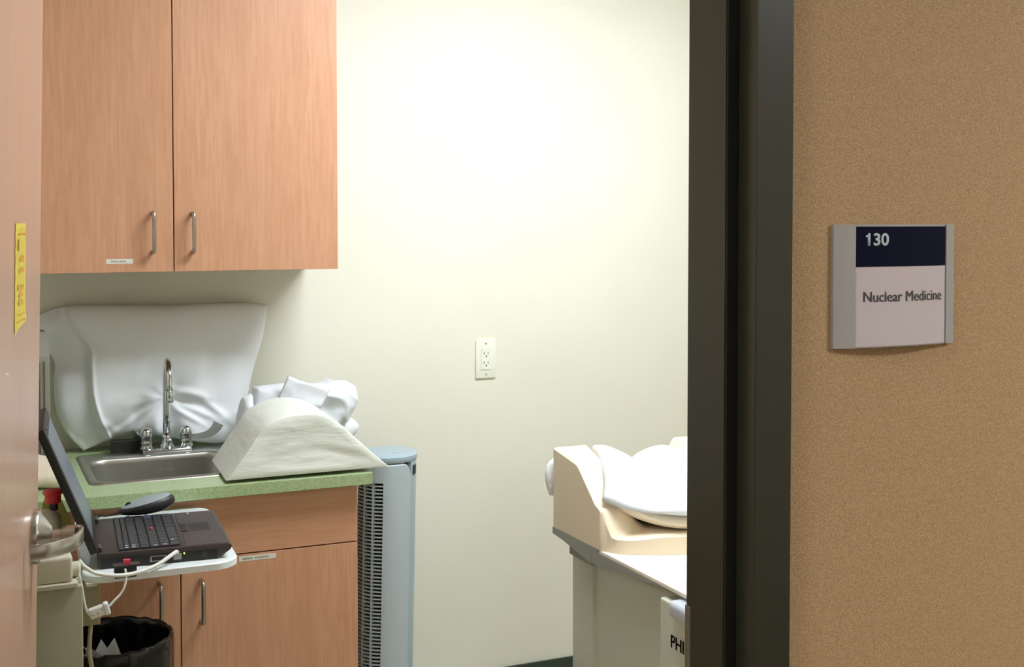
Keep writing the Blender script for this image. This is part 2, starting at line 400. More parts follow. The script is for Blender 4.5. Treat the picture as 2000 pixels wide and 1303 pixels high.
# ================================================================ wall cabinet
YU = 3.17
wc = thing('wall_cabinet', 'maple wall cabinet with two doors hung above the sink counter', 'cabinet', (.5, WY, 1.418))
obj('body', box(.074, .917, YU + .02, WY - .002, 1.42, 2.32, .001), M['cab_in'], wc)
d1 = obj('door', box(.076, .4902, YU, YU + .019, 1.418, 2.32, .0012), M['maple'], wc)
obj('handle', pull(.4396, YU, 1.4645, 1.5705), M['steel'], d1, 40)
d2 = obj('door', box(.4930, .917, YU, YU + .019, 1.418, 2.32, .0012), M['maple'], wc)
obj('handle', pull(.5370, YU, 1.4635, 1.5690), M['steel'], d2, 40)
def sticker(x0, x1, z0, z1, y, parent, slope=0, words=((.18, .42), (.47, .74)), seed=1):
    mk_ = bmesh.new(); rnd = random.Random(seed)
    for a, c in words:
        x = a
        while x < c:
            wd = .028 + .01 * rnd.random(); hz = .14 + .08 * rnd.random()
            xa = x0 + (x1 - x0) * x; zz = z0 + (z1 - z0) * .5
            box(xa, xa + (x1 - x0) * wd, y - .0008, y - .0004, zz - (z1 - z0) * hz, zz + (z1 - z0) * hz, bm=mk_); x += wd + .012
    obj('label_strip', [(box(x0, x1, y - .0005, y, z0, z1), M['tape']), (mk_, M['ink'])], None, parent)
sticker(.3281, .3925, 1.4395, 1.4512, YU, d1)

# ================================================================ base cabinet
YB_ = 2.89
bc = thing('base_cabinet', 'maple base cabinet with two doors and a wide false drawer front under the green counter', 'cabinet', (.45, 3.2, 0))
bb = box(.0, .8825, YB_ + .02, WY - .008, .1, .735); box(.0, .26, YB_ + .02, WY - .008, .735, .902, bm=bb); box(.665, .8825, YB_ + .02, WY - .008, .735, .902, bm=bb); box(.26, .665, YB_ + .02, 2.965, .735, .902, bm=bb); box(0, .8825, YB_ + .09, WY - .008, 0, .1, bm=bb)
obj('body', bb, M['cab_in'], bc)
obj('drawer_front', box(.002, .8820, YB_, YB_ + .019, .7600, .8960, .0012), M['maple_h'], bc)
bd1 = obj('door', box(.002, .4557, YB_, YB_ + .019, .105, .7570, .0012), M['maple'], bc)
obj('handle', pull(.4082, YB_, .610, .7155), M['steel'], bd1, 40)
bd2 = obj('door', box(.4583, .8820, YB_, YB_ + .019, .105, .7570, .0012), M['maple'], bc)
obj('handle', pull(.5030, YB_, .608, .7120), M['steel'], bd2, 40)
sticker(.5915, .6795, .7405, .7525, YB_, bd2, words=((.09, .36), (.42, .78)), seed=5)

# countertop with sink cut-out and upstand
ct = thing('countertop', 'green laminate countertop with a square front edge around the steel sink', 'countertop', (.45, 3.2, .9))
cb = box(-.02, .912, 2.86, 2.99, .9024, .931, .0015); box(-.02, .275, 2.99, WY - .002, .9024, .931, bm=cb); box(.645, .912, 2.99, WY - .002, .9024, .931, bm=cb); box(.275, .645, 3.365, WY - .002, .9024, .931, bm=cb)
obj('worktop', cb, M['green'], ct)

# ================================================================ sink and faucet
sk = thing('sink', 'small stainless steel drop-in sink in the green counter', 'sink', (.46, 3.17, .93))
def rrect(x0, x1, y0, y1, r, n=8):
    out = []
    for cx_, cy_, a0 in ((x1 - r, y0 + r, -90), (x1 - r, y1 - r, 0), (x0 + r, y1 - r, 90), (x0 + r, y0 + r, 180)):
        for k in range(n + 1):
            a = R(a0 + 90 * k / n); out.append((cx_ + r * math.cos(a), cy_ + r * math.sin(a)))
    return out
def loft(loops, bm=None, close=False):
    b = bm if bm is not None else bmesh.new(); rr = [[b.verts.new((x, y, z)) for x, y in lp] for lp, z in loops]; n = len(rr[0])
    for a, c in zip(rr, rr[1:]):
        for k in range(n): b.faces.new((a[k], a[(k + 1) % n], c[(k + 1) % n], c[k]))
    return b, rr
X0, X1, Y0, Y1 = .266, .655, 2.978, 3.378
bx = (.289, .635, 3.000, 3.292)
b, rr = loft([(rrect(X0, X1, Y0, Y1, .03), .931), (rrect(X0 + .002, X1 - .002, Y0 + .002, Y1 - .002, .03), .9338),
              (rrect(X0 + .012, X1 - .012, Y0 + .010, Y1 - .012, .03), .9345),
              (rrect(bx[0] - .004, bx[1] + .004, bx[2] - .004, bx[3] + .004, .05), .9340), (rrect(*bx, .05), .930), (rrect(bx[0] + .001, bx[1] - .001, bx[2] + .001, bx[3] - .001, .05), .92),
              (rrect(bx[0] + .006, bx[1] - .006, bx[2] + .006, bx[3] - .006, .05), .80), (rrect(bx[0] + .012, bx[1] - .012, bx[2] + .012, bx[3] - .012, .05), .775),
              (rrect(bx[0] + .03, bx[1] - .03, bx[2] + .03, bx[3] - .03, .045), .76)])
b.faces.new(rr[-1])
obj('basin', b, M['sink'], sk, 60)
obj('drain', lathe([(.0, 0), (.034, 0), (.036, .002), (.042, .0025)], (.462, 3.146, .7605), 28), M['chrome'], sk, 40)
t = text('ELKAY', .040, .007)
obj('stamped_mark', remap(t, lambda x, y, z: Vector((.470 + x, bx[3] - .0038, .893 + y))), M['rail'], sk)

fc = thing('faucet', 'chrome gooseneck faucet with two wrist-blade taps at the back of the sink', 'faucet', (.494, 3.335, .934))
fx, fy = .4935, 3.335
obj('base_plate', box(fx - .064, fx + .064, fy - .022, fy + .022, .934, .9455, .006, 3), M['chrome'], fc, 40)
obj('spout_base', lathe([(.020, 0), (.020, .006), (.015, .012), (.0125, .022), (.0125, .03), (.0105, .034)], (fx, fy, .945), 28), M['chrome'], fc, 40)
obj('lift_knob', lathe([(.005, 0), (.005, .012), (.008, .016), (.009, .022), (.006, .028), (0, .030)], (fx + .003, fy - .0200, .945), 20), M['chrome'], fc, True)
gd = Vector((-.075, -1, 0)).normalized(); RR = .058
pts = [Vector((fx, fy, .97)), Vector((fx, fy, 1.04)), Vector((fx, fy, 1.125))]
for k in range(1, 13):
    a = math.pi * k / 12 * 1.0; pts.append(Vector((fx, fy, 1.125)) + gd * (RR - RR * math.cos(a)) + Vector((0, 0, RR * .95 * math.sin(a))))
pts.append(pts[-1] + Vector((0, 0, -.02)))
obj('spout', tube(pts, .0088, 18), M['chrome'], fc, True)
tp = pts[-1]
obj('aerator', lathe([(.010, .006), (.0108, 0), (.0108, -.022), (.0095, -.024)][::-1], tp, 22), M['chrome'], fc, 40)
for s, xx in ((-1, fx - .0515), (1, fx + .0515)):
    v = obj('tap_body', lathe([(.017, 0), (.018, .004), (.014, .009), (.0155, .014), (.0165, .018), (.0135, .022), (.0160, .027), (.0165, .040), (.013, .050), (.006, .0555), (0, .0565)], (xx, fy, .945), 28), M['chrome'], fc, True)
    if s > 0:
        pth = catmull([(xx + .006, fy - .002, .972), (xx + .028, fy - .008, .971), (xx + .052, fy - .014, .975), (xx + .072, fy - .018, .988), (xx + .082, fy - .020, 1.004)], 6)
    else:
        pth = catmull([(xx - .004, fy + .004, .972), (xx - .012, fy + .026, .971), (xx - .020, fy + .046, .975), (xx - .024, fy + .058, .985)], 6)
    bl = bmesh.new(); rg = []
    for i, p in enumerate(pth):
        f = i / (len(pth) - 1); hw = .005 + .009 * f; tt = (pth[min(i + 1, len(pth) - 1)] - pth[max(i - 1, 0)]).normalized(); side = tt.cross(Vector((0, 1, 0) if s > 0 else (1, 0, 0))).normalized(); dn = tt.cross(side)
        rg.append([bl.verts.new(p + side * hw * a + dn * .0025 * c) for a, c in ((-1, -1), (1, -1), (1, 1), (-1, 1))])
    for a, c in zip(rg, rg[1:]):
        for k in range(4): bl.faces.new((a[k], a[(k + 1) % 4], c[(k + 1) % 4], c[k]))
    bl.faces.new(rg[0][::-1]); bl.faces.new(rg[-1])
    obj('blade_handle', bl, M['chrome'] if s < 0 else M['rail'], v, 60)  # right blade is plain grey, painting in the reflection on its chrome
bk = tag(obj('small_box', box(.358, .432, 3.366, 3.396, .9312, .966, .003), M['black']), 'small black box on the counter behind the left tap', 'box')

# ================================================================ big pillow
def pw(u, v, p):
    h = 0; dx, dz = p.x - .500, p.z - 1.065   # the spout presses in here
    r = math.hypot(dx, dz) + 1e-6; a = math.atan2(dz, dx)
    up = .5 + .5 * math.tanh((dz - .02) / .03)
    h -= .026 * math.exp(-(dx / .05) ** 2 - (dz / .075) ** 2)
    h += (1 - up) * .008 * math.exp(-(r / .16) ** 2) * math.sin(a * 6 + .8) * min(1, r / .04)
    h += .010 * nz((p.x, p.y, p.z * .7), 6, 1) + .003 * nz((p.x, p.y, p.z * .6), 17, 2)
    # long soft creases fanning down and sideways from the spout
    for (x0, z0, x1, z1, am, wd) in ((.50, 1.06, .37, .985, .009, .010), (.50, 1.075, .40, 1.045, .006, .012), (.51, 1.055, .645, .995, .010, .009), (.515, 1.085, .62, 1.055, .009, .010),
                                     (.52, 1.035, .60, .985, .008, .008), (.60, 1.05, .69, .975, .009, .010), (.44, 1.16, .41, 1.09, .004, .014), (.31, 1.02, .37, .985, .008, .012), (.60, 1.19, .58, 1.10, .004, .015), (.30, .96, .42, 1.02, -.006, .010)):
        ex, ez = x1 - x0, z1 - z0; L2 = ex * ex + ez * ez; t = max(0, min(1, ((p.x - x0) * ex + (p.z - z0) * ez) / L2))
        d = math.hypot(p.x - x0 - t * ex, p.z - z0 - t * ez); h += am * math.exp(-(d / wd) ** 2) * (.35 + .65 * math.sin(math.pi * min(1, t + .08)))
    low = max(0, 1 - v * 5); h += low * .008 * math.sin(p.x * 70 + 3 * nz(p, 8, 5))
    # stitched hem of the open pillowcase end at the left, cloth beyond it hangs flat
    uh = .165 + .02 * math.sin(v * 4.5); h += .009 * math.exp(-((u - uh) / .010) ** 2)
    if u < uh: h -= (.020 + .008 * math.sin(v * 13 + 3 * nz(p, 5, 3))) * min(1, (uh - u) / .03)
    return h
yb, yt = 3.425, 3.468
Yp = lambda z: yb + (yt - yb) * (z - .93) / .38
V3 = lambda x, z: Vector((x, Yp(z), z))
pil = cushion([V3(.292, .936), V3(.36, .960), V3(.43, .972), V3(.53, .952), Vector((.60, 3.405, .937)), Vector((.66, 3.39, .934)), Vector((.715, 3.40, .940))],
              [V3(.165, 1.285), V3(.24, 1.319), V3(.34, 1.322), V3(.50, 1.316), V3(.62, 1.317), V3(.72, 1.318), V3(.797, 1.308)],
              [V3(.292, .936), V3(.248, .99), V3(.226, 1.05), V3(.222, 1.12), V3(.222, 1.18), V3(.178, 1.235), V3(.165, 1.285)],
              [Vector((.715, 3.40, .940)), V3(.725, 1.03), V3(.748, 1.13), V3(.780, 1.22), V3(.797, 1.308)],
              (0, -1, .12), .072, 120, 90, front=pw, Tb=.010, pw=.30)
tag(obj('pillow', pil, M['linen'], None, True), 'large white pillow leaning on the wall behind the faucet', 'pillow')

# grey box and cream towel seen between the door edge and the pillow
gb = thing('towel_dispenser', 'grey ribbed plastic dispenser on the counter beside the open door edge', 'dispenser', (.15, 3.25, .931))
obj('case', prism([(3.14, .931), (3.34, .931), (3.34, 1.27), (3.24, 1.27), (3.14, 1.225)], lambda y, z: (.09, y, z), lambda y, z: (.1935, y, z), bev=.004), M['dispenser'], gb, 40)
rb = bmesh.new()
for k in range(9): box(.098 + k * .0105, .1015 + k * .0105, 3.1365, 3.1405, .96, 1.21, bm=rb)
obj('rib_panel', rb, M['dispenser'], gb)
def crumple(seed, a1=.012, s1=14, a2=.005, s2=38): return lambda u, v, p: a1 * nz(p, s1, seed) + a2 * nz(p, s2, seed + 3)
tw = cushion([(.12, 2.98, .945), (.20, 2.98, .935), (.235, 3.0, .936)], [(.12, 3.10, .985), (.18, 3.10, .985), (.215, 3.09, .965)], [(.12, 2.98, .945), (.115, 3.04, .955), (.12, 3.10, .985)], [(.235, 3.0, .936), (.232, 3.05, .940), (.215, 3.09, .965)], (0, -.2, 1), .030, 30, 20, front=crumple(4), Tb=.008)
tag(obj('towel', tw, M['towelb'], None, True), 'small cream towel bunched at the left end of the counter', 'towel')

# ================================================================ bolster
BP = [(.560, .9385), (.602, .996), (.640, 1.050), (.662, 1.068), (.690, 1.080), (.722, 1.0865), (.757, 1.0865), (.790, 1.078), (.822, 1.062), (.850, 1.0395), (.900, .990), (.958, .9395)]
def bolster():
    b = bmesh.new(); P = catmull([(x, z, 0) for x, z in BP[2:10]], 4); top = [(p.x, p.y) for p in P]
    poly = [BP[0], BP[1]] + top + [BP[10], BP[11]]
    poly = [(x, z) for x, z in poly]
    n = len(poly); m = 10; rg = []
    cxm, czm = .757, 1.0
    def ring(y, s):
        return [b.verts.new((cxm + (x - cxm) * s + .012 * (y - 2.87) / .25, y, (czm + (z - czm) * s) + .0)) for x, z in poly]
    ys = [(2.872, .5), (2.8705, .8), (2.870, .93), (2.872, .985), (2.878, 1.0)] + [(2.878 + .24 * k / 6, 1.0) for k in range(1, 7)] + [(3.124, .985), (3.126, .93)]
    for y, s in ys: rg.append(ring(y, s))
    for a, c in zip(rg, rg[1:]):
        for k in range(n): b.faces.new((a[k], a[(k + 1) % n], c[(k + 1) % n], c[k]))
    c0 = b.verts.new((cxm, 2.8725, czm))
    for k in range(n): b.faces.new((rg[0][(k + 1) % n], rg[0][k], c0))
    b.faces.new(rg[-1])
    bmesh.ops.subdivide_edges(b, edges=[e for e in b.edges if e.calc_length() > .03], cuts=3, use_grid_fill=True)
    for v in b.verts:
        p = v.co
        if p.z > .95:
            k = nz((p.x * 1.2, p.y, p.z * 3.2 + .5 * (p.x - .757) ** 2 * 10), 14, 2)
            p.y += .003 * k if p.y < 2.9 else 0
        p.z += .0015 * nz(p, 25, 6) * (p.z > .96)
        # the rear sits a little higher on the sink rim
        p.z += .004 * min(1, max(0, (p.y - 2.9) / .2))
    return b
tag(obj('foam_bolster', bolster(), M['foamcover'], None, 50), 'ivory covered half-round foam bolster overhanging the right counter end', 'bolster')

# ================================================================ folded linens behind the bolster
YL = 3.30
g_ = lambda x, z, y=YL: Vector((x, y, z))
def folds(seed, amp=.010):
    return lambda u, v, p: amp * nz(p, 13, seed) + amp * .35 * nz(p, 34, seed + 3) + amp * .55 * (abs(nz((p.x + p.z * .6, p.y, p.z), 16, seed + 9)) * -2 + .5)
ln1 = cushion([g_(.712, .960), g_(.80, .960), g_(.90, .965), g_(.962, .985)], [g_(.716, 1.098), g_(.75, 1.101), g_(.80, 1.104), g_(.87, 1.100), g_(.905, 1.098), g_(.925, 1.110), g_(.938, 1.104), g_(.972, 1.103), g_(.998, 1.086)],
              [g_(.712, .960), g_(.708, 1.03), g_(.716, 1.098)], [g_(.962, .985), g_(.972, .998), g_(.994, 1.03), g_(1.000, 1.06), g_(.998, 1.086)], (0, -1, .05), .080, 70, 50, front=folds(11, .016), pw=.16, Tb=.05, smoothc=False)
tag(obj('folded_sheet', ln1, M['linen2'], None, True), 'white folded bed sheet bundle behind the foam bolster', 'linen')
YS = 3.205
ln2 = cushion([g_(.742, 1.030, YS), g_(.80, 1.03, YS), g_(.870, 1.03, YS)], [g_(.789, 1.136, YS), g_(.82, 1.122, YS), g_(.862, 1.106, YS), g_(.905, 1.094, YS)],
              [g_(.742, 1.030, YS), g_(.765, 1.085, YS), g_(.789, 1.136, YS)], [g_(.870, 1.03, YS), g_(.905, 1.094, YS)], (0, -1, .1), .010, 40, 30, front=folds(15, .006), Tb=.006, smoothc=False, pw=.2)
tag(obj('folded_sheet', ln2, M['linen2'], None, True), 'white sheet with a pointed corner sticking up in front of the linen bundle', 'linen')
ln3 = cushion([g_(.83, .934, 3.32), g_(.95, .934, 3.32), g_(.995, .942, 3.32)], [g_(.83, .985, 3.32), g_(.95, .996, 3.32), g_(.998, .992, 3.32)], [g_(.83, .934, 3.32), g_(.83, .985, 3.32)],
              [g_(.995, .942, 3.32), g_(1.012, .97, 3.32), g_(.998, .992, 3.32)], (0, -1, .05), .07, 40, 16, front=folds(21, .010), Tb=.05, pw=.25)
tag(obj('folded_towel', ln3, M['linen'], None, True), 'white folded towel under the linen bundle, poking out above the fan', 'towel')
ln4 = cushion([g_(.668, .934, 3.27), g_(.700, .934, 3.27)], [g_(.682, 1.074, 3.27), g_(.706, 1.086, 3.27)], [g_(.668, .934, 3.27), g_(.668, 1.01, 3.27), g_(.682, 1.074, 3.27)], [g_(.700, .934, 3.27), g_(.706, 1.02, 3.27), g_(.706, 1.086, 3.27)], (0, -1, .05), .05, 16, 30, front=folds(27, .010), Tb=.05, pw=.25)
tag(obj('folded_towel', ln4, M['linen'], None, True), 'narrow white folded towel standing between the big pillow and linen bundle', 'towel')

# ================================================================ tower fan
FC = Vector((1.0905, 3.285, 0)); FA = R(18.6); FR = .0815; TILT = .022
def FP(phi, r, z):
    a = R(phi); x = math.sin(a) * r; t = math.cos(a) * r
    return Vector((FC.x + x * math.cos(FA) - t * math.sin(FA) + (z - .87) * TILT, FC.y - x * math.sin(FA) - t * math.cos(FA), z))
tf = thing('tower_fan', 'silver tower fan with blue-grey trim standing right of the base cabinet', 'fan', (FC.x, FC.y, 0))
def cyl(r0, r1, z0, z1, n=48, bm=None):
    b = bm if bm is not None else bmesh.new()
    a = [b.verts.new(FP(360 * k / n, r0, z0)) for k in range(n)]; c = [b.verts.new(FP(360 * k / n, r1, z1)) for k in range(n)]
    for k in range(n): b.faces.new((a[k], a[(k + 1) % n], c[(k + 1) % n], c[k]))
    b.faces.new(a[::-1]); b.faces.new(c); return b
def curved(phi0, phi1, r0, r1, z0, z1, n=10, bm=None):
    b = bm if bm is not None else bmesh.new(); rg = []
    for k in range(n + 1):
        p = phi0 + (phi1 - phi0) * k / n
        rg.append([b.verts.new(FP(p, r, z)) for r, z in ((r0, z0), (r1, z0), (r1, z1), (r0, z1))])
    for a, c in zip(rg, rg[1:]):
        for k in range(4): b.faces.new((a[k], a[(k + 1) % 4], c[(k + 1) % 4], c[k]))
    b.faces.new(rg[0][::-1]); b.faces.new(rg[-1]); return b
bs = cyl(.135, .135, 0, .016); merge(bs, cyl(.130, .085, .016, .035)); obj('base', bs, M['fanblue'], tf, 40)
obj('inner_core', cyl(.070, .070, .03, .872), M['fandark'], tf, 40)
obj('rear_shell', curved(53, 275, .070, FR, .03, .876, 40), M['fanblue'], tf, 40)
# front shell: plain panel with a rounded upper corner, header above the grille
fs = bmesh.new()
def panel(phi0, phi1, zt, n=24, r=FR + .0015):
    rg = []
    for k in range(n + 1):
        p = phi0 + (phi1 - phi0) * k / n; e = max(0, (p - (phi1 - 20)) / 20); zz = zt - .03 * (1 - math.sqrt(max(0, 1 - e * e)))
        rg.append([fs.verts.new(FP(p, rr_, z)) for rr_, z in ((.070, .03), (r, .03), (r, zz - .004), (r - .004, zz), (.070, zz))])
    for a, c in zip(rg, rg[1:]):
        for k in range(5): fs.faces.new((a[k], a[(k + 1) % 5], c[(k + 1) % 5], c[k]))
    fs.faces.new(rg[0][::-1]); fs.faces.new(rg[-1])
panel(-7, 52, .874)
curved(-85, -7, .070, FR + .0015, .823, .874, 14, fs); curved(-85, -7, .070, FR + .0015, .03, .09, 14, fs)
obj('front_shell', fs, M['fan'], tf, 28)
gv = bmesh.new()
for p in (-28.0, -50): curved(p - 2.0, p + 2.0, .070, FR, .09, .823, 2, gv)
curved(-85, -79, .070, FR, .09, .823, 3, gv)
obj('grille_bar', gv, M['fan'], tf)
b0 = curved(-79, -7, .0715, FR - .0004, .8125, .8160, 14)
sl = obj('slat', b0, M['fan'], tf)
for k in range(1, 72):
    c = sl.copy(); COL.objects.link(c); c.parent = tf; c.location = (-.0101 * k * TILT, 0, -.0101 * k)
tp_ = bmesh.new()
cyl(FR + .0005, FR + .0025, .877, .884, 48, tp_); cyl(FR + .0025, FR + .0025, .884, .892, 48, tp_); cyl(FR + .0025, .072, .892, .899, 48, tp_); cyl(.072, .045, .899, .902, 48, tp_)
obj('top_cap', tp_, M['fanblue'], tf, 30)
obj('sensor_window', curved(60, 74, .08, FR + .0022, .838, .864, 4), M['black'], tf)
kb = bmesh.new()
for k in range(4): lathe([(.006, 0), (.006, .002), (.004, .003)], FP(20 + 15 * k, .05, .8995), 14, bm=kb)
obj('control_button', kb, M['fan'], tf)

# ================================================================ wall outlet
ox, oz = 1.4815, 1.118
ol = thing('power_outlet', 'ivory double power outlet on the cream back wall', 'outlet', (ox, WY, oz))
obj('cover_plate', box(ox - .0335, ox + .0335, WY - .0065, WY, oz - .0595, oz + .0595, .003), M['outlet'], ol, 40)
rc = obj('receptacle', box(ox - .0165, ox + .0165, WY - .0082, WY - .006, oz - .033, oz + .033, .0008), M['outlet'], ol)
so = bmesh.new()
for dz in (.0175, -.0115):
    box(ox - .0080, ox - .0058, WY - .0086, WY - .0080, oz + dz - .0035, oz + dz + .0045, bm=so); box(ox + .0050, ox + .0070, WY - .0086, WY - .0080, oz + dz - .003, oz + dz + .0035, bm=so)
    lathe([(.0026, 0), (.0026, .0006)], (ox, WY - .0080, oz + dz - .0085), 12, (0, -1, 0), bm=so)
obj('slots', so, M['slot'], rc)
for dz in (.048, -.048): obj('screw', lathe([(.003, 0), (.003, .0008), (.002, .0012)], (ox, WY - .0065, oz + dz), 12, (0, -1, 0)), M['rail'], ol)

# ================================================================ room sign
sx0, sx1, sz0, sz1, SY = .9755, 1.1675, 1.3845, 1.5372, 1.215
sg = thing('room_sign', 'curved aluminium room sign reading 130 Nuclear Medicine on the tan wall', 'sign', ((sx0 + sx1) / 2, SY, (sz0 + sz1) / 2))
CH = (sx1 - sx0) / 2; SAG = .0125; RA = (CH * CH + SAG * SAG) / (2 * SAG); AM = math.asin(CH / RA); xc = (sx0 + sx1) / 2
def SP(x, z, off=0):   # x along the chord 0..1
    a = -AM + 2 * AM * x; yc = SY - .004 + (RA - SAG)
    return Vector((xc + (RA + off) * math.sin(a), yc - (RA + off) * math.cos(a), z))
def arc_plate(x0, x1, z0, z1, o0, o1, n=24, bm=None):
    b = bm if bm is not None else bmesh.new(); rg = []
    for k in range(n + 1):
        x = x0 + (x1 - x0) * k / n
        rg.append([b.verts.new(SP(x, z, o)) for o, z in ((o0, z0), (o1, z0), (o1, z1), (o0, z1))])
    for a, c in zip(rg, rg[1:]):
        for k in range(4): b.faces.new((a[k], a[(k + 1) % 4], c[(k + 1) % 4], c[k]))
    b.faces.new(rg[0][::-1]); b.faces.new(rg[-1]); return b
bk_ = arc_plate(0, 1, sz0, sz1, -.0035, -.0008); box(sx0, sx1, SY - .004, SY, sz0, sz1, bm=bk_)
obj('backplate', bk_, M['alu'], sg)
obj('side_rail', arc_plate(0, .152, sz0, sz1, -.0008, .0012, 6), M['alu'], sg)
obj('side_rail', arc_plate(.915, 1, sz0, sz1, -.0008, .0012, 4), M['alu'], sg)
obj('number_insert', arc_plate(.153, .905, 1.4850, 1.5345, -.0008, .0004), M['navy'], sg)
obj('name_insert', arc_plate(.153, .905, 1.3860, 1.4845, -.0008, .0003), M['insert'], sg)
wS = 2 * RA * AM
def on_sign(t_, x, z, w_): return remap(t_, lambda a, c, d: SP(x + a / wS, z + c, .0008))
tnum = text('30', .0225, .0158, .028)
for v in tnum.verts: v.co.x += .0120
one = [(.0028, 0), (.0066, 0), (.0066, .0158), (.0038, .0158), (.0030, .0138), (.0002, .0130), (.0002, .0106), (.0028, .0108)]
merge(tnum, prism([(x + .0008, y) for x, y in one], lambda x, y: (x, y, 0), lambda x, y: (x, y, .0001)))
obj('number_text', on_sign(tnum, .218, 1.5108, 0), M['sig_w'], sg)
nm = text('Nuclear Medicine', .127, .0128)
for dx in (.0003, .0006): merge(nm, remap(text('Nuclear Medicine', .127, .0128), lambda x, y, z: Vector((x + dx, y, z))))
obj('name_text', on_sign(nm, .208, 1.4412, 0), M['sig_g'], sg)

# ================================================================ workstation arm: console, tray, bracket
wk = thing('workstation_console', 'beige equipment console with a white swing-out laptop shelf beside the open door', 'console', (.12, 2.45, 0))
obj('body', box(.0, .1925, 2.30, 2.52, 0, .893, .004), M['beige2'], wk, 40)
obj('lip', box(-.005, .1840, 2.292, 2.53, .893, .9015, .002), M['beige'], wk)
obj('top_box', box(-.01, .1760, 2.30, 2.56, .9015, .9475, .006, 3), M['beige'], wk, 40)
LT = [(x, y) for x, y in rrect(.196, .512, 2.385, 2.832, .052, 8)]
rot = lambda x, y, a=-.045, c=(.35, 2.6): (c[0] + (x - c[0]) * math.cos(a) - (y - c[1]) * math.sin(a), c[1] + (x - c[0]) * math.sin(a) + (y - c[1]) * math.cos(a))
ty = [(x, y) for x, y in rrect(.199, .492, 2.385, 2.883, .050, 8)]
ty = [(x + .05 * (y - 2.4), y) for x, y in ty]
bt, rr = loft([([(x * 1.0, y) for x, y in ty], .8690), (ty, .8720), (ty, .8810), ([(x + (.35 - x) * .012, y + (2.6 - y) * .012) for x, y in ty], .8835)])
bt.faces.new(rr[0][::-1]); bt.faces.new(rr[-1])
obj('shelf', bt, M['traywhite'], wk, 40)
obj('bracket', box(.193, .236, 2.44, 2.50, .775, .8690, .003), M['tan'], wk)
obj('clip', box(.206, .226, 2.392, 2.42, .8630, .8695, .0015), M['beige'], wk)
obj('cable_port', lathe([(.014, 0), (.014, .012), (.010, .016)], (.1760, 2.335, .915), 18, (1, 0, 0)), M['beige'], wk, 40)

es = thing('emergency_stop', 'red mushroom stop button on a pale post with yellow plate', 'button', (.155, 2.5, .9475))
obj('housing', lathe([(.030, 0), (.030, .030), (.027, .036), (.020, .042), (.012, .044)], (.140, 2.495, .9475), 28), M['beige'], es, 40)
obj('stem', lathe([(.008, 0), (.008, .014)], (.158, 2.5, .990), 16), M['black'], es)
obj('cap', lathe([(.012, 0), (.0145, .002), (.0150, .016), (.019, .019), (.019, .023), (.016, .026), (0, .028)], (.157, 2.5, 1.003), 28), M['red'], es, 40)
obj('yellow_plate', prism([(.135, .9475), (.196, .9475), (.181, .985), (.166, 1.022), (.150, 1.022), (.140, .995)], lambda x, z: (x, 2.535, z), lambda x, z: (x, 2.541, z)), M['yellowplastic'], es)

# ================================================================ laptop
LO = Vector((.2315, 2.430, 0)); LR = R(-4.2); LD, LW = .248, .294; LZ = .9125
def LP(a, b_, z):
    return Vector((LO.x + a * math.cos(LR) - b_ * math.sin(LR), LO.y + a * math.sin(LR) + b_ * math.cos(LR), z))
lp = thing('laptop', 'open black laptop on the white shelf with its screen tilted back', 'laptop', (.36, 2.58, .8835))
def lbox(a0, a1, b0, b1, z0, z1, bev=0, bm=None):
    b = remap(box(a0, a1, b0, b1, z0, z1, bev), lambda x, y, z: LP(x, y, z))
    if bm is not None: return merge(bm, b)
    return b
bd = prism([(0, .8850), (.225, .8850), (.247, .900), (.250, .9075), (.244, LZ), (0, LZ)], lambda a, z: LP(a, 0, z), lambda a, z: LP(a, LW, z), bev=.0015)
obj('base', bd, M['blackdeck'], lp, 30)
obj('lower_case', lbox(.004, .222, -.0012, LW + .0012, .8840, .9040, .001), M['black'], lp)
obj('palm_rest', lbox(.163, .240, .004, LW - .004, LZ, LZ + .0008, .0003), M['blackdeck'], lp)
obj('keyboard_tray', lbox(.036, .157, .010, LW - .010, LZ - .001, LZ + .0006), M['black'], lp)
kbase = None
rows = [(.0385, .0085, 15), (.0495, .0085, 15), (.0600, .0165, 14), (.0785, .0165, 14), (.0970, .0165, 13), (.1155, .0165, 12), (.1340, .0165, 9)]
for ri, (a0, dp, n) in enumerate(rows):
    pitch = (LW - .024) / n; mesh = None
    for k in range(n):
        if ri == 6 and k in (3, 4): continue
        b0_ = .012 + k * pitch; wd = pitch - .0018
        if ri == 6 and k == 2: wd = pitch * 3 - .0018
        m_ = M['key']
        if (ri, k) in ((3, n - 1), (2, 0), (4, n - 1)) and ri == 4: m_ = M['keyblue']
        if mesh is None or wd > pitch or m_ is not M['key']:
            o = obj('key', lbox(a0, a0 + dp, b0_, b0_ + wd, LZ + .0004, LZ + .0036, .0006), m_, lp)
            if mesh is None: mesh = o; mb0 = b0_
        else:
            o = mesh.copy(); COL.objects.link(o); o.parent = lp; d = LP(0, b0_, 0) - LP(0, mb0, 0); o.location = d
kp = bmesh.new()
for a, b_ in ((.064, .28), (.101, .282), (.063, .016), (.122, .018), (.104, .016), (.138, .05), (.05, .03), (.05, .015), (.0635, .03)):
    lbox(a, a + .006, b_, b_ + .007, LZ + .0036, LZ + .0039, bm=kp)
obj('key_print', kp, M['keypale'], lp)
obj('pointing_stick', lathe([(.003, 0), (.0034, .004), (.002, .0055)], LP(.106, .150, LZ + .002), 12), M['red'], lp)
tpb = bmesh.new(); 
for b_ in (.118, .142, .166): lbox(.165, .176, b_, b_ + .022, LZ + .0008, LZ + .0022, .0004, bm=tpb)
obj('mouse_buttons', tpb, M['black'], lp)
obj('touchpad', lbox(.180, .222, .120, .188, LZ + .0008, LZ + .0012, .0002), M['black'], lp)
lt = bmesh.new()
for b_ in (.040, .255): lathe([(.003, 0), (.003, .0008)], LP(.238, b_, LZ), 10, bm=lt)
